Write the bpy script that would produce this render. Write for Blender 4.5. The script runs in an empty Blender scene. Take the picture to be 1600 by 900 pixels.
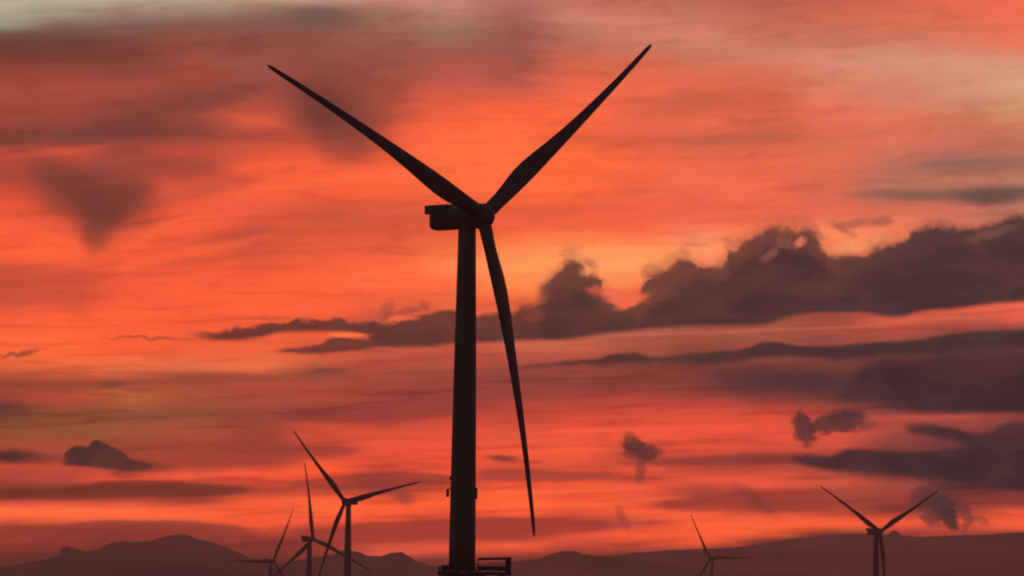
import bpy, bmesh, math, random
from mathutils import Matrix, Vector

random.seed(7)
scene = bpy.context.scene
COL = scene.collection
PI = math.pi
FPX = 7653.0                       # focal length in units of the 1600 wide frame: a long telephoto
PITCH = math.atan(515 / FPX)
ROLL = math.radians(.85)
EYE = 8.0                          # camera height above the sea

# ------------------------------------------------------------------ camera
F = Vector((0, math.cos(PITCH), math.sin(PITCH)))
R0 = Vector((1, 0, 0)); U0 = Vector((0, -math.sin(PITCH), math.cos(PITCH)))
RV = R0 * math.cos(ROLL) + U0 * math.sin(ROLL)
UV = U0 * math.cos(ROLL) - R0 * math.sin(ROLL)
cam_data = bpy.data.cameras.new('camera')
cam = bpy.data.objects.new('camera', cam_data); COL.objects.link(cam)
M = Matrix((RV, UV, -F)).transposed().to_4x4(); M.translation = Vector((0, 0, EYE))
cam.matrix_world = M
cam_data.sensor_width = 36
cam_data.lens = 36 * FPX / 1600
cam_data.clip_start = 1; cam_data.clip_end = 400000
cam_data.dof.use_dof = True
cam_data.dof.focus_distance = 780
cam_data.dof.aperture_fstop = .8
scene.camera = cam


def at(px, py, Y):
    d = F * FPX + RV * (px - 800) + UV * (450 - py)
    s = Y / d.y
    return Vector((d.x * s, Y, EYE + d.z * s))


def lin(c):
    if isinstance(c, str):
        c = [int(c[i:i + 2], 16) for i in (0, 2, 4)]
    out = []
    for v in c:
        v = v / 255
        out.append(v / 12.92 if v <= .04045 else ((v + .055) / 1.055) ** 2.4)
    return (*out, 1)


# ------------------------------------------------------------------ node helpers
class NT:
    def __init__(s, tree): s.t = tree; s.n = tree.nodes; s.l = tree.links

    def put(s, sock, v):
        if isinstance(v, S): s.l.new(v.k, sock)
        elif v is not None: sock.default_value = v

    def math(s, op, a, b=None, c=None, clamp=False):
        n = s.n.new('ShaderNodeMath'); n.operation = op; n.use_clamp = clamp
        s.put(n.inputs[0], a)
        if b is not None: s.put(n.inputs[1], b)
        if c is not None: s.put(n.inputs[2], c)
        return S(s, n.outputs[0])

    def vec(s, x, y, z=0.0):
        n = s.n.new('ShaderNodeCombineXYZ')
        for i, v in enumerate((x, y, z)): s.put(n.inputs[i], v)
        return S(s, n.outputs[0])

    def vmath(s, op, a, b=None, c=None):
        n = s.n.new('ShaderNodeVectorMath'); n.operation = op
        s.put(n.inputs[0], a)
        if b is not None: s.put(n.inputs[1], b)
        if c is not None: s.put(n.inputs[2], c)
        return S(s, n.outputs[0])

    def sep(s, v):
        n = s.n.new('ShaderNodeSeparateXYZ'); s.put(n.inputs[0], v)
        return [S(s, o) for o in n.outputs]

    def noise(s, P, scale, detail=3, rough=.5, dist=0.0, seed=0.0, col=False):
        """scale is the (x, y) size in sky units of one noise cell"""
        q = s.vmath('MULTIPLY_ADD', P, (1 / scale[0], 1 / scale[1], 1), (seed * 13.7, seed * 7.3, seed * 3.1))
        n = s.n.new('ShaderNodeTexNoise'); n.noise_dimensions = '2D'
        s.l.new(q.k, n.inputs['Vector'])
        n.inputs['Scale'].default_value = 1; n.inputs['Detail'].default_value = detail
        n.inputs['Roughness'].default_value = rough; n.inputs['Distortion'].default_value = dist
        return S(s, n.outputs['Color' if col else 'Fac'])

    def warp(s, P, scale, amp, detail=3, rough=.5, seed=0.0, dist=0.0):
        c = s.noise(P, scale, detail, rough, dist, seed, True)
        c = s.vmath('SUBTRACT', c, (.5, .5, .5))
        return s.vmath('MULTIPLY_ADD', c, (amp[0] * 2, amp[1] * 2, 0), P)

    def smooth(s, v, a, b, lo=0.0, hi=1.0):
        n = s.n.new('ShaderNodeMapRange'); n.interpolation_type = 'SMOOTHSTEP'
        s.put(n.inputs[0], v); n.inputs[1].default_value = a; n.inputs[2].default_value = b
        n.inputs[3].default_value = lo; n.inputs[4].default_value = hi
        return S(s, n.outputs[0])

    def mix(s, f, a, b):
        n = s.n.new('ShaderNodeMix'); n.data_type = 'RGBA'
        s.put(n.inputs[0], f); s.put(n.inputs[6], a); s.put(n.inputs[7], b)
        return S(s, n.outputs[2])

    def tint(s, f, a, c):
        n = s.n.new('ShaderNodeMix'); n.data_type = 'RGBA'; n.blend_type = 'MULTIPLY'; n.clamp_result = False
        s.put(n.inputs[0], f); s.put(n.inputs[6], a); s.put(n.inputs[7], (*c, 1))
        return S(s, n.outputs[2])

    def ramp(s, v, stops, mode='LINEAR'):
        n = s.n.new('ShaderNodeValToRGB'); r = n.color_ramp; r.interpolation = mode
        s.put(n.inputs[0], v)
        while len(r.elements) > 1: r.elements.remove(r.elements[-1])
        r.elements[0].position = stops[0][0]; r.elements[0].color = stops[0][1]
        for p, c in stops[1:]:
            e = r.elements.new(p); e.color = c
        return S(s, n.outputs[0])

    def curve(s, v, pts, x0, x1, y0, y1):
        """profile y(x) through pts, x in x0..x1"""
        n = s.n.new('ShaderNodeFloatCurve'); m = n.mapping; c = m.curves[0]
        q = [((x - x0) / (x1 - x0), (y - y0) / (y1 - y0)) for x, y in pts]
        while len(c.points) > 2: c.points.remove(c.points[1])
        c.points[0].location = q[0]; c.points[1].location = q[-1]
        for p in q[1:-1]: c.points.new(*p)
        for p in c.points: p.handle_type = 'AUTO_CLAMPED'
        m.update()
        t = s.math('MULTIPLY_ADD', v, 1 / (x1 - x0), -x0 / (x1 - x0), clamp=True)
        s.put(n.inputs['Value'], t)
        return s.math('MULTIPLY_ADD', S(s, n.outputs[0]), y1 - y0, y0)

    def blob(s, P, x, y, sx, sy, rot=0.0):
        n = s.n.new('ShaderNodeMapping'); n.vector_type = 'TEXTURE'
        s.put(n.inputs[0], P)
        n.inputs['Location'].default_value = (x, y, 0)
        n.inputs['Rotation'].default_value = (0, 0, math.radians(rot))
        n.inputs['Scale'].default_value = (sx, sy, 1)
        g = s.n.new('ShaderNodeTexGradient'); g.gradient_type = 'SPHERICAL'
        s.l.new(n.outputs[0], g.inputs[0])
        return s.smooth(S(s, g.outputs[1]), 0, .8)


class S:
    def __init__(s, nt, k): s.nt = nt; s.k = k
    def __add__(s, o): return s.nt.math('ADD', s, o)
    def __sub__(s, o): return s.nt.math('SUBTRACT', s, o)
    def __mul__(s, o): return s.nt.math('MULTIPLY', s, o)
    def __rsub__(s, o): return s.nt.math('SUBTRACT', o, s)


# ------------------------------------------------------------------ the sky
SUN_EL, SUN_AZ = math.radians(1.5), math.radians(-2.0)
COLUMNS = {
0: "0 beb49b,30 a59b87,48 968c7d,58 6e504b,85 73413a,110 8c4037,150 a54a3e,190 9b463c,225 7d3e38,245 be4b3c,265 a5483c,300 c84b37,325 e65537,350 f55c3c,400 ff643c,425 c8503a,470 c8503a,505 f55f3c,545 ff693c,570 e6643c,600 964434,625 aa4637,640 643c30,665 8c4e32,690 a05034,730 c84c3a,748 aa463a,770 73372f,786 c84c3a,797 ff6e41,808 ff683c,822 be4937,862 963c32,900 642d2b",
100: "0 b9af96,30 9b8c7b,48 785a50,62 6a443f,95 7d423a,140 a54a3e,185 9b463c,215 7d403a,240 c8503c,258 b44a3c,285 a0463a,330 c84e37,360 f55c3c,395 ff643c,430 d2523a,470 d2523a,500 fa5f3a,550 ff693c,580 e6693f,600 a04834,625 b44c37,650 874b34,680 965034,705 aa4a37,735 be4c3a,750 b4463a,768 7d3930,784 c84c3a,797 ff6e41,808 ff683c,824 aa4437,880 6e322d",
200: "0 b9ac94,25 96786c,45 7d5a52,70 7d443c,100 7d423a,140 a54a3e,170 8c443a,205 7a3e38,232 9b463c,260 a0483c,340 e65437,375 fa5f3c,410 f05a3a,450 f05a3c,490 fa5f3a,545 fa5f37,572 eb6e46,597 aa5037,620 be5f3c,650 8c4e37,680 a05237,712 a04537,740 b44837,752 e65037,765 733830,785 be4937,797 ff693e,808 ff683c,822 aa4437,838 82372f,870 82372f",
300: "0 b4a08a,22 9b7d70,40 82564e,70 914c41,120 a04a3e,150 8c443a,185 a04a3e,210 7d403a,240 c8503c,270 b44b3c,310 e6583c,350 fa603e,380 e6583a,410 f05a3a,450 fa5f3c,500 f55c3a,550 f05f3a,572 e66e46,595 a54e37,625 a55037,650 874b37,670 aa5037,700 a04537,730 aa4637,745 f05a3a,762 8c3e32,782 963e34,797 fa603a,808 ff683c,822 be4b37,840 8c3c32",
400: "0 be9b87,20 a07869,40 82564e,70 8c4e44,100 965044,150 9b4a3e,170 b4503e,192 cd583f,210 b44b3c,225 be503c,250 f05c3c,290 fa603e,335 e65a3e,370 cd5239,400 d75539,430 f05a3a,480 ff643c,500 fa603c,550 eb643f,572 e66e46,590 b4503a,610 aa4a39,650 91443a,675 a04637,705 963f34,725 a54437,742 f5583a,755 c84a37,768 aa4234,785 f55c3a,822 f05837,840 963c32",
500: "0 be9684,20 7d5a50,50 87564c,80 914f43,120 8c483e,150 8c443a,189 96463c,225 d2543c,250 f55f3c,300 f55f3c,335 cd553c,365 d7573b,400 eb5c3c,440 ff643c,480 fa603c,500 f0603c,540 e05a3a,565 c85c3e,585 8c4438,600 a84a39,625 aa4a39,650 8c3e34,665 c84c38,690 c84c38,705 a54336,728 ff5c37,750 e65037,765 b04436,782 ff643a,800 ff6a3c,815 f55a37,830 963c32",
600: "0 c88773,20 a06e60,70 965a4b,100 965044,150 a54d40,185 c4553f,208 e65c40,240 f05f3e,270 ff6640,310 f0603e,340 d2563f,365 d7573b,400 f0603e,430 ff6e46,460 f5643e,500 d2553f,550 c05542,575 b44c3c,600 a0463a,640 963e37,655 aa4439,680 dc5039,705 e6523a,728 d74d38,745 b44538,765 aa4236,790 ff6039,812 eb5639,830 aa4236,850 c8503a,865 dc5a44,880 6e322f",
700: "0 c88775,25 b47d6e,50 9b6e62,80 a05a4e,120 b4564a,160 e15e41,200 fa6640,250 ff6e42,300 fa683f,340 d7583f,370 eb613f,400 fa7345,440 ff6e44,480 e6623f,560 b44f3f,600 96443a,640 963e38,665 d24e3b,690 e6533c,720 f05639,740 e6533a,755 aa4438,780 ff6239,805 e65337,815 aa4236,840 b04437,858 e6563c,875 783631",
800: "0 b46e60,30 a05f55,60 965a50,90 a0564b,130 b4564a,170 fa6641,210 ff6b42,260 ff6e42,300 ff6a41,330 e15c3e,360 f56540,385 ff7d4b,415 ff9155,440 ff8c50,470 f0693f,510 c8644b,545 c85f4b,565 aa4c40,590 8c4039,620 96423a,650 c34a3a,680 dc533c,705 f05a3c,725 e15238,740 b04538,757 f05738,785 ff6239,803 ff5f39,812 b04336,835 aa4236,852 f05c3a,872 82382f",
900: "0 be6e5f,30 c87d6a,60 b9705f,90 c8654f,130 e6664a,160 fa6a46,205 f5643f,218 dc5c3c,240 fa693e,270 fa693c,300 ff6b3e,325 e65e3f,350 f0613f,380 ff8250,410 ff9b5a,450 ff8c55,530 c8644b,545 c85f48,570 a0483d,600 8c403a,635 b44739,665 e6533c,710 f05a3c,728 dc5238,742 b94739,758 f05838,775 e65236,790 ff5f37,805 c84a36,820 a04135,838 e65539,870 7d3730",
1000: "0 be6a5a,35 cd7d68,75 c8755f,100 d7694f,140 f06a4c,190 f0694b,220 d75f46,255 fa6a44,280 f06442,300 f56845,330 eb6142,360 f56745,385 ff8755,410 ff9b5f,440 ff7d50,460 e6603f,520 b45c48,545 aa5040,570 8c4439,590 823c38,620 aa443a,650 dc503c,680 eb563c,705 be4c39,720 c34a39,735 e15238,750 be4a38,765 f05a3a,783 e15238,800 ff5f39,815 b04437,835 ff5f39,865 7d3731",
1100: "0 b96655,30 c87561,60 d2806a,90 c8755f,130 e66c50,160 d26049,190 eb6a4c,220 d2624a,250 e6694b,290 f56a4a,320 e6634a,350 f56c4e,380 ff9466,410 ff8c5f,520 a2543f,540 96493a,562 6e4038,590 823e38,620 963f38,640 d24d3b,670 e6533c,700 e6533c,718 aa4236,735 b9483a,748 eb563a,765 b04538,785 a54036,800 e6553a,825 ff6439,845 f55c3a,860 8c3c34",
1200: "0 b45f4e,35 c36955,70 c8755f,90 cd7d66,110 d77359,150 d26049,180 d7654b,215 c86048,250 e6694e,300 f06a4e,340 e6664b,370 f57850,500 a2543f,530 a05242,550 96483e,570 7d4039,600 6e3a36,630 963f38,655 dc503c,690 e6543e,705 c84a3c,720 7d3a34,740 d24e3a,755 eb583c,770 c34a3a,790 963c33,810 eb5a3a,830 ff6439,845 783630",
1300: "0 be5f4c,35 cd6b54,70 c8755f,100 d7886e,140 dc7d64,180 e66f56,220 dc6b52,255 e1704f,300 d7664f,340 e66c50,370 ff8c5f,400 e0704c,490 a85042,525 a04e40,545 8c443c,565 784039,600 5a3636,630 824039,650 b44840,680 dc5440,700 c84e3f,720 8c4038,740 aa4a3c,755 d2553f,770 aa483a,790 a04438,805 c84c38,820 ff6439,835 5f322e",
1400: "0 cd6450,35 d76e55,75 cd7d66,110 d78a70,150 cd7d66,190 e1735a,230 d7705a,265 b96c5a,290 b97360,305 a56858,330 d26b55,360 f08058,490 e0604a,510 c3563f,530 a04c40,560 6e3e3a,600 503436,640 6e3a38,655 aa4a40,680 a04842,700 823e3a,720 5f3634,745 6e3633,760 a04a3e,780 963f36,800 7d3832,818 f05a3c,832 a54337",
1500: "0 e66950,40 e16e55,80 d77d66,110 dc8c73,160 d28a6e,190 cd735a,230 c86e5a,260 966459,285 c3735a,305 966455,330 cd6b58,350 d2735f,490 dc5f4b,515 a04c40,535 643c3a,600 503436,640 5f3638,655 a0483e,675 8c403a,690 6e3a38,720 5a3434,760 5a3230,780 823a36,800 a04438,815 e1563a,832 aa4437",
1600: "0 f06950,40 eb6e55,80 e6735a,105 d7967a,130 d7a07e,170 d2966e,200 cd7d60,230 c3705a,260 aa6c5f,290 b9785f,303 826052,330 c37d64,345 b4705a,478 f06650,500 e65f4a,520 6e403a,600 503436,640 4b3236,655 8c4038,675 6e3a38,700 503234,740 4b2e30,770 6e3531,790 963e37,805 fa603c,825 f05a3c,835 5f302d",
}
world = bpy.data.worlds.new('World'); scene.world = world
world.use_nodes = True
wt = NT(world.node_tree)
for n in list(wt.n): wt.n.remove(n)
tc = wt.n.new('ShaderNodeTexCoord')
D = S(wt, tc.outputs['Generated'])
dx, dy, dz = wt.sep(D)
az = wt.math('ARCTAN2', dx, dy)
el = wt.math('ARCSINE', dz)
# azimuth and elevation turned into the units the cloud lists below are written in
# (x to the right, y down, 7653 units to the radian), a fixed map on the celestial sphere
a_ = az * FPX
e_ = wt.math('MULTIPLY_ADD', el, FPX, -515.0 + 0.0)
cr, sr = math.cos(ROLL), math.sin(ROLL)
U = wt.math('MULTIPLY_ADD', a_, cr, 800.0) + e_ * sr
V = wt.math('MULTIPLY_ADD', e_, -cr, 450.0) + a_ * sr
P = wt.vec(U, V)

PS = wt.warp(P, (170, 34), (26, 3.6), detail=4, rough=.55, seed=1)       # soft, streaky
us, vs, _ = wt.sep(PS)
PM = wt.warp(P, (90, 50), (10, 7), detail=4, rough=.6, seed=2)         # soft clouds
PC = wt.warp(P, (52, 40), (15, 10), detail=4, rough=.5, seed=3, dist=.9)  # ragged clouds
uc, vc, _ = wt.sep(PC)
um, vm, _ = wt.sep(PM)

VT = wt.math('MULTIPLY', vs, 1 / 900.0, clamp=True)
base = None; prev = None
for x in sorted(COLUMNS):
    stops = []
    for tok in COLUMNS[x].split(','):
        y, c = tok.split()
        stops.append((float(y) / 900, lin(c)))
    while len(stops) > 32:       # a ramp holds 32 stops: drop the one its neighbours explain best
        err = []
        for k in range(1, len(stops) - 1):
            (pa, ca), (pb, cb), (pc, cc) = stops[k - 1:k + 2]
            t = (pb - pa) / (pc - pa)
            err.append((sum(abs(ca[i] + (cc[i] - ca[i]) * t - cb[i]) for i in range(3)), k))
        stops.pop(min(err)[1])
    r = wt.ramp(VT, stops)
    base = r if base is None else wt.mix(wt.smooth(us, prev, x), base, r)
    prev = x
sky = base
fine = wt.noise(P, (60, 14), 4, .55, seed=5)
grain = wt.noise(P, (3.2, 2.8), 1, .5, seed=7)
fine2 = wt.noise(P, (22, 9), 3, .6, seed=6)


n_layers = 0


def checkpoint():
    # makes the coordinates formally follow the layers painted so far, so that the render
    # engine evaluates the layers one after the other instead of holding every mask at once
    global P, PS, PM, PC, us, vs, um, vm, uc, vc
    P, PS, PM, PC = [wt.vmath('MULTIPLY_ADD', sky, (1e-8, 1e-8, 0), q) for q in (P, PS, PM, PC)]
    us, vs, _ = wt.sep(PS); um, vm, _ = wt.sep(PM); uc, vc, _ = wt.sep(PC)


def layer(col, mask, alpha=1.0):
    global sky, n_layers
    n_layers += 1
    sky = wt.mix(mask * alpha if alpha != 1 else mask, sky, lin(col) if isinstance(col, (str, tuple)) else col)


frag2 = wt.noise(P, (22, 14), 4, .55, .3, seed=15)


def scrap(PP, *a):
    b = wt.blob(PP, *a)
    m = b + wt.math('MULTIPLY_ADD', frag2, 1.0, -.5)
    return wt.smooth(m, .12, .85) * wt.smooth(b, 0, .3)


def band(u, v, top, bot, st, sb, rag=None, soft=None):
    xs = [p[0] for p in top + bot]; ys = [p[1] for p in top + bot]
    x0, x1, y0, y1 = min(xs), max(xs), min(ys) - 5, max(ys) + 5
    t = wt.curve(u, top, x0, x1, y0, y1); b = wt.curve(soft[0] if soft else u, bot, x0, x1, y0, y1)
    vb = soft[1] if soft else v
    d = v - t
    if rag: d = d + rag
    m1 = wt.smooth(d, -st, st); m2 = wt.smooth(b - vb, -sb, sb)
    th = wt.smooth(b - t, 0, min(st + sb, 12) * .6)
    fd = min(50, .12 * (x1 - x0)); m = m1 * m2 * th
    if x0 > 0: m = m * wt.smooth(u, x0, x0 + fd)
    return m if x1 > 1600 else m * wt.smooth(u, x1, x1 - fd)


# thin drawn-out streaks, stronger towards the horizon
SH = wt.vec(U, V + U * .03)
stn = wt.noise(wt.warp(SH, (200, 60), (30, 8), 2, .5, seed=11), (260, 13), 4, .52, .2, seed=10)
kk = wt.smooth(V, 330, 640, .35, 1.0)
sky = wt.tint(wt.smooth(stn, .52, .72) * kk * .42, sky, (.55, .42, .45))
sky = wt.tint(wt.smooth(stn, .46, .28) * kk * .38, sky, (1.25, 1.18, .98))
stm = wt.noise(wt.warp(SH, (90, 60), (16, 10), 3, .55, seed=13), (120, 28), 4, .5, .3, seed=12)
sky = wt.tint(wt.smooth(stm, .52, .74) * wt.smooth(V, 520, 300, .24, .32), sky, (.66, .56, .58))

# broad soft streaks; (x, y, half length, half height, angle, colour, alpha)
SOFT = [
 (60, 222, 150, 12, -3, '74403a', .5), (200, 205, 130, 20, -8, '74403a', .45), (300, 165, 120, 17, -14, '6e3d37', .5), (390, 215, 90, 8, 4, 'a0483a', .5),
 (90, 241, 110, 6, -6, 'd2553f', .55), (400, 190, 50, 7, 8, 'e65c40', .4), (60, 85, 170, 20, 0, '6b3c38', .45), (470, 28, 120, 20, 4, '6e524c', .5),
 (560, 278, 220, 8, -7, 'ff6e44', .5), (300, 396, 170, 9, -12, 'ff6840', .5), (370, 368, 80, 11, -9, 'b9483a', .45), (340, 405, 130, 10, -9, 'c84f39', .4),
 (560, 322, 130, 8, -2, 'd0543c', .5), (240, 347, 60, 5, -12, 'b04a3a', .5), (500, 362, 170, 5, -2, 'cd523a', .4), (70, 450, 120, 22, 3, 'c44e38', .4),
 (505, 170, 60, 26, 30, '623733', .35), (720, 110, 100, 16, -10, 'b4564a', .35), (860, 60, 60, 24, 0, 'aa5a4e', .3),
 (880, 768, 150, 4, -1, 'ff6e44', .55), (1010, 783, 90, 4, -3, 'ff6a42', .5), (900, 789, 120, 5, 0, 'ff683e', .4), (1060, 806, 120, 5, -5, 'ff6640', .4),
 (640, 690, 160, 5, -3, 'f05c3e', .45), (980, 672, 200, 5, -2, 'ff6244', .4), (900, 645, 160, 6, -2, 'c84838', .35),
 (1130, 520, 260, 3, -2, 'c8705a', .35), (1420, 505, 140, 4, -4, 'd8644e', .4), (165, 322, 92, 56, 8, '703a34', .6), (250, 262, 170, 16, -7, '96463b', .5), (320, 300, 130, 12, -14, 'b04e3c', .4), (40, 285, 90, 12, 6, '96463b', .4), (120, 372, 110, 9, 20, 'd2553b', .35), (230, 372, 90, 8, -28, 'fa643e', .4),
 (105, 290, 90, 30, 32, '6e3a35', .6), (150, 310, 110, 48, 10, '733c36', .55), (185, 325, 75, 30, -40, '6e3a35', .55), (150, 340, 45, 45, 0, '6c3934', .55), (148, 372, 26, 34, 0, '783c35', .5),
 (530, 190, 95, 58, 25, '663935', .75), (545, 225, 60, 38, -15, '8c4339', .5), (585, 165, 60, 40, 0, '8c463c', .2),
 (1060, 165, 110, 26, -8, 'be5a46', .5), (1150, 218, 150, 10, -3, 'b45a48', .45),
 (1500, 100, 260, 22, 3, 'd79678', .4), (1540, 130, 130, 34, 8, 'd09a7c', .3),
 (1380, 60, 160, 12, -2, 'c8705a', .35), (1530, 262, 120, 12, -2, '8c6057', .55),
 (1460, 308, 140, 10, 1, '825a50', .75), (1550, 310, 70, 16, -3, '644843', .85), (1380, 302, 60, 6, -4, '96604f', .5),
 (1345, 352, 34, 9, -10, '965046', .6), (1378, 349, 20, 8, -20, '915047', .65), (1325, 360, 24, 8, 40, '96504a', .5),
 (900, 405, 230, 26, -3, 'ff9b5c', .35), (970, 420, 60, 34, 0, 'ffa05f', .4), (780, 418, 120, 20, 0, 'ff9455', .4),
 (1330, 390, 70, 14, -14, 'ff9c64', .75), (1085, 384, 30, 5, 5, 'd26e55', .4),
 (350, 250, 40, 9, -4, 'd25540', .0),
 (180, 601, 22, 8, -5, '6e4034', .7), (215, 612, 30, 6, 3, '8c4638', .5),
 (520, 581, 40, 5, 0, '6e3c36', .7), (640, 582, 70, 6, -3, '823f38', .5), (740, 580, 120, 5, -2, '823f38', .45),
 (5, 640, 50, 24, 10, '5f362f', .5), (785, 718, 30, 6, 3, '6e3833', .85), (830, 722, 26, 3, 0, '8c4036', .5),
 (600, 765, 50, 12, 20, '8c4038', .5), (628, 776, 20, 14, 30, '8c4038', .55),
 (975, 812, 9, 22, -20, '8c4036', .55), (1180, 782, 46, 13, 35, '6e3632', .6), (1000, 735, 10, 22, 0, '96443a', .55),
 (1465, 790, 45, 26, 35, '5a3634', .7),
 (1050, 790, 60, 7, -3, '8c3c34', .5), (60, 765, 120, 9, 0, '73362f', .3),
 (1170, 600, 90, 26, 3, '503436', .6), (1270, 600, 90, 26, 6, '4c3234', .75), (1220, 590, 100, 16, 5, '4e3235', .5),
 (1000, 600, 120, 18, 0, '783e38', .3), (960, 575, 130, 5, -3, '6e3c36', .3),
 (690, 570, 180, 14, -3, 'b9543f', .35), (330, 588, 160, 7, 2, '8c4436', .45),
 (1350, 770, 120, 16, 4, 'a04438', .2), (1450, 655, 180, 6, -2, 'd25a46', .35),
]
for i, (x, y, sx, sy, rot, c, al) in enumerate(SOFT):
    if al <= 0: continue
    if i % 20 == 0: checkpoint()
    layer(c, wt.blob(PM if sy > 9 else PS, x, y, sx * 1.25, sy * 1.35, rot), al)

STREAKS = [  # top edge, bottom edge, colour, alpha, softness above and below
 ([(-10, 771), (60, 766), (130, 761), (170, 754), (250, 753), (330, 757), (420, 764)], [(-10, 785), (60, 782), (120, 783), (180, 780), (300, 776), (420, 770)], '70322c', .75, 3, 3),
 ([(-10, 824), (100, 819), (180, 814), (270, 814), (340, 820), (430, 828)], [(-10, 846), (100, 852), (200, 850), (300, 842), (430, 838)], '8a3a31', .7, 3, 12),
 ([(480, 832), (560, 819), (640, 814), (700, 811), (770, 809), (840, 812), (900, 812), (970, 816)], [(480, 842), (560, 848), (640, 846), (700, 842), (780, 845), (860, 838), (970, 824)], 'a03c32', .75, 3, 6),
 ([(440, 757), (520, 743), (590, 739), (660, 739), (730, 746)], [(440, 762), (560, 765), (640, 761), (730, 755)], '883932', .65, 3, 4),
 ([(370, 705), (430, 699), (500, 698), (570, 703)], [(370, 709), (450, 716), (520, 714), (570, 708)], '963c33', .55, 4, 4),
 ([(420, 652), (520, 644), (620, 647), (720, 640)], [(420, 657), (520, 662), (620, 660), (720, 650)], '883a32', .5, 5, 5),
 ([(960, 724), (1080, 715), (1160, 711), (1250, 711)], [(960, 728), (1080, 729), (1180, 728), (1250, 726)], '863a33', .65, 4, 4),
 ([(1010, 792), (1060, 779), (1120, 771), (1200, 766), (1320, 770)], [(1010, 794), (1100, 799), (1200, 801), (1320, 798)], '943b32', .5, 4, 5),
 ([(730, 736), (800, 733), (860, 736), (980, 740)], [(730, 752), (850, 753), (900, 750), (980, 744)], 'a33f34', .65, 3, 3),
 ([(-10, 602), (120, 598), (250, 592), (350, 587), (460, 590)], [(-10, 616), (120, 612), (250, 604), (350, 601), (460, 597)], '8a4235', .45, 5, 6),
 ([(250, 692), (360, 690), (480, 694)], [(250, 728), (360, 730), (480, 716)], '9a4036', .4, 10, 8),
]
checkpoint()
for tp_, bt_, c_, al_, s1_, s2_ in STREAKS:
    layer(c_, band(us, vs, tp_, bt_, s1_, s2_), al_)

lowhaze = wt.smooth(vs, 838, 884) * wt.smooth(us, 560, 430)
layer('5f302d', lowhaze, .9)

checkpoint()
# ragged field used to fray the cloud edges
frag = wt.noise(PC, (44, 32), 4, .55, .25, seed=8)
rag = wt.math('MULTIPLY_ADD', frag, 46, -23.0)
ragS = wt.math('MULTIPLY_ADD', frag, 22, -11.0)
shade = wt.noise(P, (130, 46), 4, .55, .3, seed=9)
darkR = wt.mix(wt.smooth(shade, .35, .7), lin('3f2d30'), lin('4b3435'))
darkM = wt.mix(wt.smooth(shade, .35, .7), lin('482e2e'), lin('593633'))
darkB = wt.mix(wt.smooth(shade, .35, .7), lin('3e292e'), lin('4c3032'))

# the big ragged bank on the right
topA = [(815, 500), (835, 462), (850, 448), (862, 440), (874, 425), (890, 412), (905, 410), (918, 432), (930, 432), (942, 452), (958, 466), (980, 482), (1000, 452), (1012, 430), (1032, 428), (1048, 416), (1076, 406), (1090, 416), (1115, 418), (1140, 396), (1165, 380), (1195, 364), (1215, 360), (1250, 360), (1268, 366), (1284, 386), (1305, 402), (1335, 404), (1370, 391), (1402, 380), (1422, 368), (1452, 359), (1490, 364), (1520, 360), (1560, 352), (1620, 344)]
botA = [(815, 515), (845, 526), (880, 529), (920, 526), (960, 521), (1000, 517), (1060, 514), (1120, 512), (1200, 508), (1230, 499), (1290, 491), (1350, 492), (1400, 498), (1440, 490), (1500, 485), (1550, 479), (1620, 474)]
mA = band(uc, vc, topA, botA, 6.5, 6, ragS, (um, vs))
colA = wt.mix(wt.smooth(us, 850, 1350), darkM, darkR)
halo = band(uc, vc, [(x, y - 10) for x, y in topA], [(x, y - 5) for x, y in botA], 17, 6, rag, (um, vs))
layer('94503f', halo, .6)
core = band(uc, vc, [(815, 540), (850, 500), (880, 460), (910, 445), (940, 478), (985, 500), (1025, 478), (1060, 445)] + [(x, y + 26) for x, y in topA if x > 1085], [(x, y + 8) for x, y in botA], 24, 6, rag, (um, vs))
layer(wt.mix(core, wt.mix(wt.smooth(us, 1250, 1420), lin('6e4038'), lin('523838')), colA), mA, .97)
# left wing of the bank, behind the tower
topB = [(290, 530), (310, 518), (335, 517), (380, 514), (430, 506), (470, 501), (520, 501), (560, 506), (585, 505), (610, 500), (660, 492), (700, 488), (745, 492), (790, 494), (830, 476), (870, 476), (930, 476)]
botB = [(290, 530), (310, 532), (345, 534), (400, 530), (440, 521), (500, 519), (550, 520), (575, 530), (610, 541), (660, 540), (720, 537), (780, 535), (830, 532), (870, 530), (930, 526)]
layer(darkM, band(uc, vc, topB, botB, 5, 5, ragS, (um, vs)), .9)
topB2 = [(420, 549), (470, 543), (500, 536), (530, 528), (560, 532), (590, 526), (640, 520), (700, 520)]
botB2 = [(420, 550), (450, 552), (480, 553), (520, 551), (560, 548), (600, 545), (650, 542), (700, 540)]
layer('603633', band(um, vm, topB2, botB2, 4, 4), .9)
layer('ff7244', wt.blob(PS, 541, 525, 42, 7, 0), .95)
checkpoint()
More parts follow.
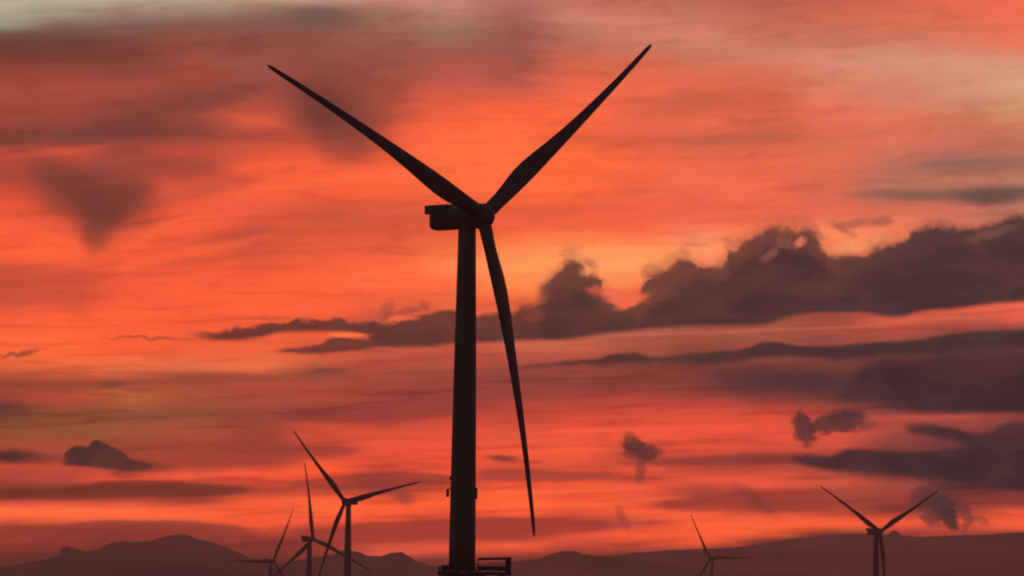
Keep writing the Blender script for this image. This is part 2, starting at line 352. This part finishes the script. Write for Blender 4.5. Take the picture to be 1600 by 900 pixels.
for (x, y, sx, sy, rot, c, al) in [
    (600, 488, 14, 22, 30, '8c463a', .6), (640, 484, 40, 7, -12, '96493c', .55), (665, 478, 14, 10, 10, 'a04c3c', .5), (625, 496, 30, 6, 0, 'f56c42', .6),
    (240, 531, 90, 3, 2, 'a04c38', .8), (420, 497, 60, 3, 0, 'b9523c', .55), (30, 555, 50, 4, -9, '964232', .8),
    (965, 462, 50, 12, 10, 'f06a4a', .9), (985, 473, 30, 9, -25, 'f5694a', .8), (925, 412, 20, 9, 20, 'a0564a', .6), (912, 424, 12, 8, 0, 'f08c64', .6),
    (1247, 380, 14, 10, -25, 'e67d5f', .75), (1205, 398, 20, 8, -40, '96564a', .6), (1280, 372, 18, 8, 20, 'a05c50', .5), (1300, 385, 24, 5, 0, 'e67a5c', .6),
    (1280, 455, 60, 16, 0, '643e38', .6), (1225, 380, 12, 12, -30, '8c5046', .5), (1550, 370, 50, 9, -16, '8c5a50', .45), (1320, 425, 40, 12, -15, '603c38', .35),
    (1150, 455, 90, 16, -25, '603a34', .35), (865, 470, 20, 30, 10, '5a3632', .4), (838, 495, 16, 16, 0, 'aa5040', .3), (818, 478, 18, 12, 0, 'aa503f', .3), (830, 515, 40, 12, 0, '5e3633', .8)]:
    layer(c, wt.blob(PC, x, y, sx * 1.2, sy * 1.3, rot), al)

checkpoint()
# long dark bars underneath
topC = [(770, 573), (820, 570), (880, 565), (930, 560), (962, 553), (985, 552), (1020, 558), (1060, 556), (1120, 550), (1165, 545), (1200, 537), (1235, 541), (1290, 541), (1370, 537), (1450, 530), (1520, 523), (1620, 520)]
botC = [(770, 575), (820, 575), (880, 571), (950, 570), (1020, 569), (1080, 570), (1140, 567), (1200, 562), (1280, 560), (1340, 561), (1400, 557), (1470, 556), (1530, 551), (1620, 548)]
layer(colA, band(um, vm, topC, botC, 4, 7), .92)
topD = [(1290, 620), (1330, 590), (1360, 570), (1400, 562), (1440, 561), (1490, 560), (1540, 556), (1620, 550)]
botD = [(1290, 622), (1340, 626), (1380, 634), (1430, 642), (1480, 645), (1540, 648), (1620, 649)]
layer(darkB, band(um, vm, topD, botD, 14, 9), .96)
topE = [(1215, 715), (1240, 712), (1290, 713), (1320, 706), (1345, 703), (1380, 704), (1420, 707), (1470, 706), (1520, 700), (1560, 690), (1620, 690)]
botE = [(1215, 717), (1250, 728), (1290, 735), (1340, 739), (1400, 742), (1440, 748), (1480, 754), (1530, 762), (1570, 766), (1620, 770)]
layer(darkB, band(um, vm, topE, botE, 6, 6), .95)
topF = [(1400, 672), (1425, 667), (1445, 666), (1480, 671), (1520, 680), (1545, 678), (1565, 669), (1590, 665), (1620, 667)]
botF = [(1400, 673), (1425, 678), (1455, 685), (1490, 694), (1520, 706), (1560, 720), (1580, 730), (1620, 735)]
layer(darkB, band(um, vm, topF, botF, 6, 7), .93)
# small separate clouds
topG = [(90, 724), (102, 712), (114, 702), (126, 698), (138, 699), (146, 692), (155, 688), (166, 692), (180, 700), (194, 710), (208, 718), (228, 722), (250, 728)]
botG = [(90, 727), (110, 729), (140, 732), (170, 735), (200, 737), (225, 736), (250, 731)]
layer(wt.mix(wt.smooth(shade, .35, .7), lin('472c2b'), lin('58332f')), band(um, vm, topG, botG, 3, 4), .95)
checkpoint()
for (x, y, sx, sy, rot, c, al) in [
    (20, 716, 60, 15, 1, '4c2e2d', .95), (65, 716, 50, 12, 0, '6e3831', .5), (195, 742, 30, 10, 0, '78382f', .5), (240, 732, 50, 10, 0, '6a332f', .6),
    (1254, 672, 22, 36, -18, '573333', .92), (1284, 663, 34, 22, -5, '583434', .9), (1324, 657, 46, 27, 0, '533234', .95), (1350, 664, 28, 13, 0, '78403a', .5), (1300, 667, 40, 14, 0, '633836', .6),
    (990, 694, 24, 26, -20, '6c332f', .9), (1004, 706, 40, 20, 5, '623330', .92), (980, 712, 18, 10, 0, '78382f', .6), (998, 738, 13, 26, 8, '8a3c34', .55),
    (1470, 792, 40, 22, 30, '4e3232', .8), (1483, 812, 18, 30, -15, '4a3030', .92), (1455, 811, 26, 15, 0, '5f3633', .75), (1440, 778, 30, 24, 0, '573433', .6), (1504, 796, 13, 36, -30, '6a3732', .7), (1506, 824, 9, 24, 25, '783c35', .55), (1525, 812, 26, 8, 30, '783a34', .5), (1465, 824, 22, 8, 0, '7d4038', .5),
    (1200, 548, 40, 6, 0, '4c3030', .5), (1450, 745, 60, 20, 30, '4c2f30', .5)]:
    layer(c, (scrap if y > 640 and x > 960 else wt.blob)(PM, x, y, sx * 1.15, sy * 1.15, rot), al)

# fine streaks and mottling so that no stretch of sky is a clean ramp
tex = wt.math('MULTIPLY_ADD', fine, .18, .91) * wt.math('MULTIPLY_ADD', fine2, .05, .975) * wt.math('MULTIPLY_ADD', grain, .14, .93)
sky = wt.vmath('MULTIPLY', sky, wt.vec(tex, tex, tex))
# the glow is confined to the sunset side; the rest of the sky is already night-blue and dim
front = wt.math('MULTIPLY', wt.math('COSINE', az), wt.math('COSINE', el))
glow = wt.smooth(front, .35, .985)
night = wt.ramp(wt.math('MULTIPLY_ADD', dz, .5, .5, clamp=True), [(0, lin('140d10')), (.5, lin('5e3c42')), (.62, lin('4c4048')), (1, lin('2e333e'))])
sky = wt.mix(glow, night, sky)
st = wt.n.new('ShaderNodeTexSky'); st.sky_type = 'NISHITA'; st.sun_disc = False
st.sun_elevation = SUN_EL; st.sun_rotation = SUN_AZ
st.air_density = 2; st.dust_density = 4
bg1 = wt.n.new('ShaderNodeBackground'); bg1.inputs['Strength'].default_value = 1
wt.put(bg1.inputs['Color'], sky)
bg2 = wt.n.new('ShaderNodeBackground'); bg2.inputs['Strength'].default_value = .002
wt.l.new(st.outputs[0], bg2.inputs['Color'])
add = wt.n.new('ShaderNodeAddShader'); wo = wt.n.new('ShaderNodeOutputWorld')
wt.l.new(bg1.outputs[0], add.inputs[0]); wt.l.new(bg2.outputs[0], add.inputs[1]); wt.l.new(add.outputs[0], wo.inputs[0])
world.cycles.sampling_method = 'MANUAL'; world.cycles.sample_map_resolution = 512

sun_data = bpy.data.lights.new('sun', 'SUN'); sun_data.energy = .15; sun_data.angle = math.radians(12)
sun_data.color = (1, .45, .22)
sun = bpy.data.objects.new('sun', sun_data); COL.objects.link(sun)
sd = Vector((math.sin(SUN_AZ) * math.cos(SUN_EL), math.cos(SUN_AZ) * math.cos(SUN_EL), math.sin(SUN_EL)))
sun.rotation_euler = sd.to_track_quat('Z', 'Y').to_euler()
sun.location = sd * 500

# ------------------------------------------------------------------ materials
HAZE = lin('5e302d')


def paint(name, col, rough=.6, spec=.2, noise_amt=.08, nscale=.6, haze=17000, hazecol=HAZE):
    """paint or rock with stains, plus the air light that distance adds (by world position)"""
    m = bpy.data.materials.new(name); m.use_nodes = True
    t = NT(m.node_tree)
    bs = t.n['Principled BSDF']; out = t.n['Material Output']
    geo = t.n.new('ShaderNodeNewGeometry'); g = S(t, geo.outputs['Position'])
    n = t.n.new('ShaderNodeTexNoise'); n.inputs['Scale'].default_value = nscale; n.inputs['Detail'].default_value = 5
    tcn = t.n.new('ShaderNodeTexCoord'); t.l.new(tcn.outputs['Object'], n.inputs['Vector'])
    dark = tuple(c * (1 - noise_amt) for c in col[:3]) + (1,); lightc = tuple(min(1, c * (1 + noise_amt)) for c in col[:3]) + (1,)
    c = t.mix(t.smooth(S(t, n.outputs['Fac']), .3, .7), dark, lightc)
    t.put(bs.inputs['Base Color'], c)
    bs.inputs['Roughness'].default_value = rough
    bs.inputs['Specular IOR Level'].default_value = spec
    gx, gy, gz = t.sep(g)
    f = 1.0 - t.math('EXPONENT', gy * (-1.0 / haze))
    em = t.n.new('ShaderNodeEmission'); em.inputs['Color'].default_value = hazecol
    if name == 'hill_rock':                     # air light painted in as emission: mottled by noise, dimmer low down
        mottle = t.n.new('ShaderNodeTexNoise'); mottle.inputs['Scale'].default_value = 1; mottle.inputs['Detail'].default_value = 5
        t.put(mottle.inputs['Vector'], t.vmath('MULTIPLY', g, (1 / 900, 1 / 4000, 1 / 160)))
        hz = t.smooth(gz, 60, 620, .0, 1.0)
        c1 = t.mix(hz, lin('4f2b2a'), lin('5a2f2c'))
        k = t.math('MULTIPLY_ADD', S(t, mottle.outputs['Fac']), .5, .75)
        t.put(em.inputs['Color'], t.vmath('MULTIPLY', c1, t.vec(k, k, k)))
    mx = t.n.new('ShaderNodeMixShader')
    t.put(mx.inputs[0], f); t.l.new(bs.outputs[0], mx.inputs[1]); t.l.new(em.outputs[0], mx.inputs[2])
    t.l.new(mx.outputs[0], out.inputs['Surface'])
    return m


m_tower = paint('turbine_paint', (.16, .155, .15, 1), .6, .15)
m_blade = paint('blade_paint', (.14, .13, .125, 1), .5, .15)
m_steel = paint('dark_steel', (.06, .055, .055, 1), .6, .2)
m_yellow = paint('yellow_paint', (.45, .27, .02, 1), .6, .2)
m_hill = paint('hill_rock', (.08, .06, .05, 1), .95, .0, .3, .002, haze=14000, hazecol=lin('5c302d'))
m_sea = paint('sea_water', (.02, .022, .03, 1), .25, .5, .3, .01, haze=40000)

# ------------------------------------------------------------------ mesh helpers


def obj(name, bm, mat, parent=None, smooth=False):
    me = bpy.data.meshes.new(name)
    bmesh.ops.recalc_face_normals(bm, faces=bm.faces)
    bm.to_mesh(me); bm.free()
    me.materials.append(mat)
    for p in me.polygons: p.use_smooth = smooth
    o = bpy.data.objects.new(name, me); COL.objects.link(o)
    if parent: o.parent = parent
    return o


def rings(bm, loops, cap=True):
    vs = [[bm.verts.new(p) for p in lp] for lp in loops]
    for a, b in zip(vs, vs[1:]):
        n = len(a)
        for i in range(n):
            bm.faces.new((a[i], a[(i + 1) % n], b[(i + 1) % n], b[i]))
    if cap:
        bm.faces.new(vs[0]); bm.faces.new(vs[-1][::-1])


def lathe(bm, prof, seg=48, axis='Z', c=(0, 0, 0)):
    L = []
    for r, h in prof:
        lp = []
        for i in range(seg):
            a = 2 * PI * i / seg
            if axis == 'Z': lp.append((c[0] + r * math.cos(a), c[1] + r * math.sin(a), c[2] + h))
            else: lp.append((c[0] + r * math.cos(a), c[1] + h, c[2] + r * math.sin(a)))
        L.append(lp)
    rings(bm, L)


def box(bm, x0, x1, y0, y1, z0, z1, bevel=0.0):
    r = bmesh.ops.create_cube(bm, size=1)
    vs = r['verts']
    for v in vs:
        v.co = Vector((x0 + (v.co.x + .5) * (x1 - x0), y0 + (v.co.y + .5) * (y1 - y0), z0 + (v.co.z + .5) * (z1 - z0)))
    if bevel:
        es = list({e for v in vs for e in v.link_edges})
        bmesh.ops.bevel(bm, geom=es, offset=bevel, segments=3, affect='EDGES', profile=.5)


def bar(bm, a, b, r, seg=8):
    a, b = Vector(a), Vector(b); d = (b - a)
    q = d.to_track_quat('Z', 'Y')
    L = []
    for p in (a, b):
        L.append([p + q @ Vector((r * math.cos(2 * PI * i / seg), r * math.sin(2 * PI * i / seg), 0)) for i in range(seg)])
    rings(bm, L)


def tag(o, label=None, cat=None, group=None, kind=None):
    if label: o['label'] = label
    if cat: o['category'] = cat
    if group: o['group'] = group
    if kind: o['kind'] = kind


# ------------------------------------------------------------------ turbine
RAD = 80.0; OVER = 5.3
HUBZ = 106.9; DECK = 19.1


def blade_bm():
    bm = bmesh.new()
    #   r/R   chord  LE    twist  thick
    st = [(.012, 3.5, 1.75, 4, 1.0), (.045, 3.5, 1.75, 4, 1.0), (.08, 3.7, 1.75, 4, .84), (.12, 4.2, 1.8, 4, .62), (.16, 4.75, 1.82, 4, .50),
          (.20, 5.1, 1.82, 4, .42), (.24, 5.1, 1.78, 3.5, .36), (.30, 4.7, 1.65, 3, .30), (.38, 3.95, 1.45, 2.5, .27), (.48, 3.15, 1.2, 2, .25),
          (.58, 2.6, 1.0, 1.5, .23), (.68, 2.15, .82, 1, .22), (.78, 1.8, .7, .6, .21), (.88, 1.5, .6, .2, .20), (.94, 1.3, .52, 0, .2),
          (.975, 1.1, .45, 0, .2), (.992, .8, .34, 0, .2), (1.0, .4, .17, 0, .2)]
    N = 24; loops = []
    for r, c, le, tw, th in st:
        lp = []
        w = min(1, max(0, (r - .045) / .12))      # round root into aerofoil
        tw = math.radians(tw)
        fwd = RAD * (.03 * r + .09 * r * (1 - r))
        for i in range(N):
            a = 2 * PI * i / N
            cx = .5 + .5 * math.cos(a)             # 1 at the leading edge
            x = le - c * (1 - cx)
            t = (1 - cx)
            foil = .5 * th * c * 2.6 * (math.sqrt(max(t, 0)) * (1 - t)) * (1 if math.sin(a) >= 0 else -.8)
            circ = .5 * th * c * math.sin(a)
            y = circ * (1 - w) + foil * w
            X = x * math.cos(tw) - y * math.sin(tw); Y = y * math.cos(tw) - x * math.sin(tw)
            lp.append((X, Y - fwd, r * RAD))
        loops.append(lp)
    rings(bm, loops)
    return bm


def empty(name, loc, rz=0):
    o = bpy.data.objects.new(name, None); COL.objects.link(o)
    o.location = loc; o.rotation_euler = (0, 0, rz); o.empty_display_size = 5
    return o


def rotor_matrix(tilt, th):
    return Matrix.Translation((0, -OVER, HUBZ)) @ Matrix.Rotation(-tilt, 4, 'X') @ Matrix.Rotation(th, 4, 'Y')


def make_turbine():
    root = empty('wind_turbine', (0, 0, 0))
    bm = bmesh.new()
    lathe(bm, [(3.28, DECK + .15), (3.26, DECK + 8), (3.14, DECK + 20), (2.98, DECK + 34), (2.8, DECK + 48), (2.58, DECK + 62), (2.36, DECK + 74), (2.2, HUBZ - 2.6)], 64)
    tower = obj('tower', bm, m_tower, root, True)
    for h in (DECK + 24, DECK + 52):
        f = bmesh.new(); r = 3.28 - (h - DECK) * .0128 + .05
        lathe(f, [(r, h - .12), (r, h + .12)], 64); obj('flange_ring', f, m_tower, tower, False)
    # nacelle with rounded belly and rear cooler
    bm = bmesh.new(); box(bm, -2.25, 2.25, -3.2, 11.9, HUBZ - 2.95, HUBZ + 2.7, 1.5)
    nac = obj('nacelle', bm, m_tower, root, True)
    bm = bmesh.new(); box(bm, -2.28, 2.28, 4.6, 12.9, HUBZ + 1.1, HUBZ + 3.3, .3)
    obj('cooler', bm, m_tower, nac, False)
    bm = bmesh.new(); bar(bm, (0, 10.2, HUBZ + 3.2), (0, 10.2, HUBZ + 4.1), .05); bar(bm, (-.5, 10.2, HUBZ + 4.0), (.5, 10.2, HUBZ + 4.0), .05)
    obj('wind_vane', bm, m_steel, nac)
    bm = bmesh.new(); lathe(bm, [(2.0, 0), (2.0, 1.5), (1.9, 2.6)], 40, 'Y', (0, 0, 0))
    neck = obj('main_bearing', bm, m_steel, root, True)
    # hub with spinner nose, local axis -Y is forward
    bm = bmesh.new()
    lathe(bm, [(2.6, 2.3), (3.1, 1.5), (3.25, .5), (3.1, -.6), (2.75, -1.4), (2.25, -2.0), (1.5, -2.5), (.8, -2.75), (.2, -2.85)], 48, 'Y')
    hub = obj('hub', bm, m_tower, root, True)
    bl = obj('blade', blade_bm(), m_blade, root, True)
    b2 = bl.copy(); COL.objects.link(b2); b3 = bl.copy(); COL.objects.link(b3)
    # foundation
    bm = bmesh.new(); lathe(bm, [(3.6, -6), (3.6, DECK - .5)], 56)
    obj('transition_piece', bm, m_yellow, root, True)
    bm = bmesh.new(); lathe(bm, [(5.7, DECK - 1.1), (5.9, DECK - .9), (5.9, DECK)], 56)
    deck = obj('deck', bm, m_steel, root, False)
    return root


def pose(root, yaw, tilt, th, hub_z):
    root.rotation_euler = (0, 0, yaw)
    k = 0
    dz = hub_z - HUBZ
    for ch in root.children:
        n = ch.name.split('.')[0]
        if n == 'blade':
            ch.matrix_local = Matrix.Translation((0, 0, dz)) @ rotor_matrix(tilt, th + k * 2 * PI / 3); k += 1
        elif n in ('hub', 'main_bearing'):
            ch.matrix_local = Matrix.Translation((0, 0, dz)) @ rotor_matrix(tilt, th)
        elif n == 'nacelle':
            ch.location = (0, 0, dz)
        elif n == 'tower':
            s = (hub_z - 2.6 - DECK) / (HUBZ - 2.6 - DECK)
            ch.scale = (1, 1, s); ch.location = (0, 0, DECK * (1 - s))


def copy_tree(o, parent=None):
    c = o.copy(); COL.objects.link(c); c.parent = parent
    for ch in list(o.children): copy_tree(ch, c)
    return c


def place(root, hub, yaw, tilt, th):
    yaw, tilt, th = map(math.radians, (yaw, tilt, th))
    ax = Vector((math.sin(yaw), -math.cos(yaw), 0))
    p = Vector(hub) - ax * OVER
    root.location = (p.x, p.y, 0)
    pose(root, yaw, tilt, th, hub[2])


main = make_turbine()
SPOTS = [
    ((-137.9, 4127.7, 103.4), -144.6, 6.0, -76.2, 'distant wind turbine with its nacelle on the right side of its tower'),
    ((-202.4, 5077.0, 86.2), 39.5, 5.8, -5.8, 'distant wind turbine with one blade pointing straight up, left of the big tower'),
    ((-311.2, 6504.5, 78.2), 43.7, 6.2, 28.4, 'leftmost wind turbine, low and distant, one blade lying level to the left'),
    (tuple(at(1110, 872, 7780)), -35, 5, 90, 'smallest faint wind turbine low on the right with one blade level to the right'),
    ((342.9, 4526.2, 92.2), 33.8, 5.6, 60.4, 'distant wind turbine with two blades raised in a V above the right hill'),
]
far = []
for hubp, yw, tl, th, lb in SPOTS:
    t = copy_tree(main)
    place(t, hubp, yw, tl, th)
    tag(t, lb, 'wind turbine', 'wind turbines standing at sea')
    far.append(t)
place(main, at(754.3, 337.5, 1206.4), 46.4, 4.9, 52.5)
tag(main, 'very large dark wind turbine filling the middle of the picture, nearest of all', 'wind turbine', 'wind turbines standing at sea')

# ---- details only the near turbine shows: built in world axes about its tower, parented to it
inv = Matrix.Rotation(-math.radians(46.4), 4, 'Z')      # undo the root's yaw


def detail(name, bm, mat, parent, smooth=False):
    bmesh.ops.transform(bm, matrix=inv, verts=bm.verts)
    return obj(name, bm, mat, parent, smooth)


tower = [c for c in main.children if c.name.startswith('tower')][0]
deck = [c for c in main.children if c.name.startswith('deck')][0]
tp = main.location


def rel(px, py, Y=None):
    q = at(px, py, Y or tp.y)
    return Vector((q.x - tp.x, q.y - tp.y, q.z))


def dpart(name, bm, mat, parent, smooth=False):
    return detail(name, bm, mat, parent, smooth)


# lamps and boxes on the tower about 21 m above the deck
zl = rel(700, 770).z
bm = bmesh.new(); x = rel(700, 770).x
box(bm, x - .42, x + .30, -.5, .5, zl - 1.05, zl + .95, .15)
lamp = dpart('navigation_lamp', bm, m_steel, main)
bm = bmesh.new(); bar(bm, (x + .2, 0, zl + .9), (-3.0, 0, zl + 1.35), .13); dpart('bracket', bm, m_steel, lamp)
bm = bmesh.new(); box(bm, 2.5, 3.55, -.7, .7, zl - 1.5, zl + 1.4, .3); dpart('equipment_box', bm, m_steel, main)
bm = bmesh.new(); box(bm, -3.42, -2.8, -.5, .5, zl + 3.2, zl + 4.1, .15); dpart('equipment_box', bm, m_steel, main)
bm = bmesh.new(); box(bm, -.5, .5, -3.42, -3.0, DECK + .1, DECK + 2.3, .1); dpart('door', bm, m_steel, tower)

# laydown platform reaching out to the right, its rails and the caged frame
xr = rel(799, 892).x; xl = rel(684, 892).x
bm = bmesh.new(); box(bm, xl, xr, -3.2, 3.2, DECK - .75, DECK + .01)
for yy in (-2.9, 2.9):
    bar(bm, (3.2, yy, DECK - 3), (xr - 1, yy, DECK - .4), .18)
dpart('laydown_platform', bm, m_steel, main)
bm = bmesh.new()
for i in range(40):
    a0, a1 = 2 * PI * i / 40, 2 * PI * (i + 1) / 40
    p0 = Vector((5.8 * math.cos(a0), 5.8 * math.sin(a0), 0)); p1 = Vector((5.8 * math.cos(a1), 5.8 * math.sin(a1), 0))
    if abs(p0.y) < 3.2 and p0.x > 0: continue
    bar(bm, p0 + Vector((0, 0, DECK)), p0 + Vector((0, 0, DECK + 1.15)), .045, 6)
    for h in (.55, 1.15): bar(bm, p0 + Vector((0, 0, DECK + h)), p1 + Vector((0, 0, DECK + h)), .04, 6)
dpart('railing', bm, m_steel, main)
x0 = rel(747, 880).x; ztop = rel(770, 873).z; zmid = rel(770, 885).z
bm = bmesh.new()
for yy in (-3.0, 3.0):
    bar(bm, (x0, yy, DECK), (x0, yy, ztop), .1); bar(bm, (xr - .25, yy, DECK), (xr - .25, yy, ztop + .15), .17)
    bar(bm, (x0, yy, ztop - .15), (xr - .1, yy, ztop + .15), .26)
    box(bm, x0, xr - .2, yy - .05, yy + .05, DECK + .35, zmid)
    for q in range(7): bar(bm, (x0 + q * 1.1, yy, zmid), (x0 + q * 1.1, yy, zmid + .35), .04)
    bar(bm, (xr - 1.3, yy, DECK), (xr - 1.3, yy, ztop), .14)
box(bm, xr - 1.5, xr - .2, -2.6, 2.6, DECK, ztop - .2, .1)
bar(bm, (xr - .2, -3, ztop + .15), (xr - .2, 3, ztop + .15), .15)
dpart('equipment_cage', bm, m_steel, main)
bm = bmesh.new(); box(bm, xl + .9, xl + 2.6, -1.0, 1.0, DECK + .3, DECK + 1.6, .15); box(bm, xl + 1.2, xl + 2.3, -.7, .7, DECK, DECK + .4); dpart('equipment_box', bm, m_steel, main)
bm = bmesh.new(); box(bm, -.3, 1.0, -6.1, -5.95, DECK - .6, DECK - .05); dpart('name_plate', bm, m_yellow, main)
# boat landing below the deck
bm = bmesh.new()
for xx in (-1.1, 1.1): bar(bm, (xx, -4.6, -5), (xx, -4.6, DECK - .5), .2)
for k in range(40): bar(bm, (-.3, -4.3, k * .45), (.3, -4.3, k * .45), .03, 6)
dpart('boat_landing', bm, m_yellow, main)

# ------------------------------------------------------------------ hills and sea


def fbm1(x, seed):
    s = 0; a = 1; rnd = random.Random(seed)
    for o in range(5):
        f = 2 ** o / 60; ph = rnd.random() * 100
        s += a * math.sin(x * f + ph) * math.cos(x * f * .63 + ph * 2); a *= .5
    return s


def ridge(name, prof, Y, depth, seed, label_rough=.8):
    """profile in sky units at distance Y; a real ridge with slopes before and behind its crest"""
    bm = bmesh.new()
    x0, x1 = prof[0][0], prof[-1][0]
    n = int((x1 - x0) / 3); rows = 9; grid = []
    pts = []
    for i in range(n + 1):
        x = x0 + (x1 - x0) * i / n
        for (xa, ya), (xb, yb) in zip(prof, prof[1:]):
            if xa <= x <= xb:
                t = (x - xa) / (xb - xa); t = t * t * (3 - 2 * t) * .5 + t * .5
                y = ya + (yb - ya) * t; break
        pts.append(at(x, y + label_rough * fbm1(x, seed), Y))
    for j in range(rows):
        t = j / (rows - 1) * 2 - 1                   # -1 front, 0 crest, 1 back
        row = []
        for i, p in enumerate(pts):
            h = p.z * (1 - abs(t)) ** 1.15
            if 0 < abs(t) < 1: h *= 1 + .10 * fbm1(i * 9 + j * 37, seed + j)
            h = min(h, p.z)
            row.append(bm.verts.new((p.x * (1 + t * depth / Y), Y + t * depth, max(h, -5) if abs(t) < 1 else -30)))
        grid.append(row)
    for a, b in zip(grid, grid[1:]):
        for i in range(len(a) - 1): bm.faces.new((a[i], a[i + 1], b[i + 1], b[i]))
    o = obj(name, bm, m_hill, None, True)
    tag(o, kind='structure')
    return o


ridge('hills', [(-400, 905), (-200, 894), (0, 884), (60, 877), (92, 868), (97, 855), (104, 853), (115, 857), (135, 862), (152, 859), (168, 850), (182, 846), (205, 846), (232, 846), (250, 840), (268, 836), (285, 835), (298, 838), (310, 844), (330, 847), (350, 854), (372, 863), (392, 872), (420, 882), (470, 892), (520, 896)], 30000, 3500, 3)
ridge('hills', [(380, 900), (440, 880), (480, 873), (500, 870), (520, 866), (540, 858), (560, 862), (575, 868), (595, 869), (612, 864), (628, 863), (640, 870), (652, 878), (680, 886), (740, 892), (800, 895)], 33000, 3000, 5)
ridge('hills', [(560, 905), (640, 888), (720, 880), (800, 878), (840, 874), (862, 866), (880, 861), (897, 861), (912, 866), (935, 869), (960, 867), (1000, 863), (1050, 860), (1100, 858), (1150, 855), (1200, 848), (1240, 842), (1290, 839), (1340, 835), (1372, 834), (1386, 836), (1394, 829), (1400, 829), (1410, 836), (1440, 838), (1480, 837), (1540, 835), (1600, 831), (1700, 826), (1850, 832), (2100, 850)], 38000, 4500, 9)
bm = bmesh.new()
nx, ny = 60, 60
ys = [-3000 + 200000 * (j / ny) ** 3 for j in range(ny + 1)]
g = [[bm.verts.new(((i / nx - .5) * 300000, y, 0)) for i in range(nx + 1)] for y in ys]
for a, b in zip(g, g[1:]):
    for i in range(nx): bm.faces.new((a[i], a[i + 1], b[i + 1], b[i]))
sea = obj('sea', bm, m_sea); tag(sea, kind='structure')

# ------------------------------------------------------------------ render settings
scene.render.engine = 'CYCLES'
scene.view_settings.view_transform = 'Standard'
scene.view_settings.look = 'None'
scene.view_settings.exposure = 0
scene.render.resolution_x = 1024; scene.render.resolution_y = 576
scene.cycles.pixel_filter_type = 'BLACKMAN_HARRIS'
scene.cycles.filter_width = 2.0
scene.cycles.use_denoising = False
scene.cycles.max_bounces = 4
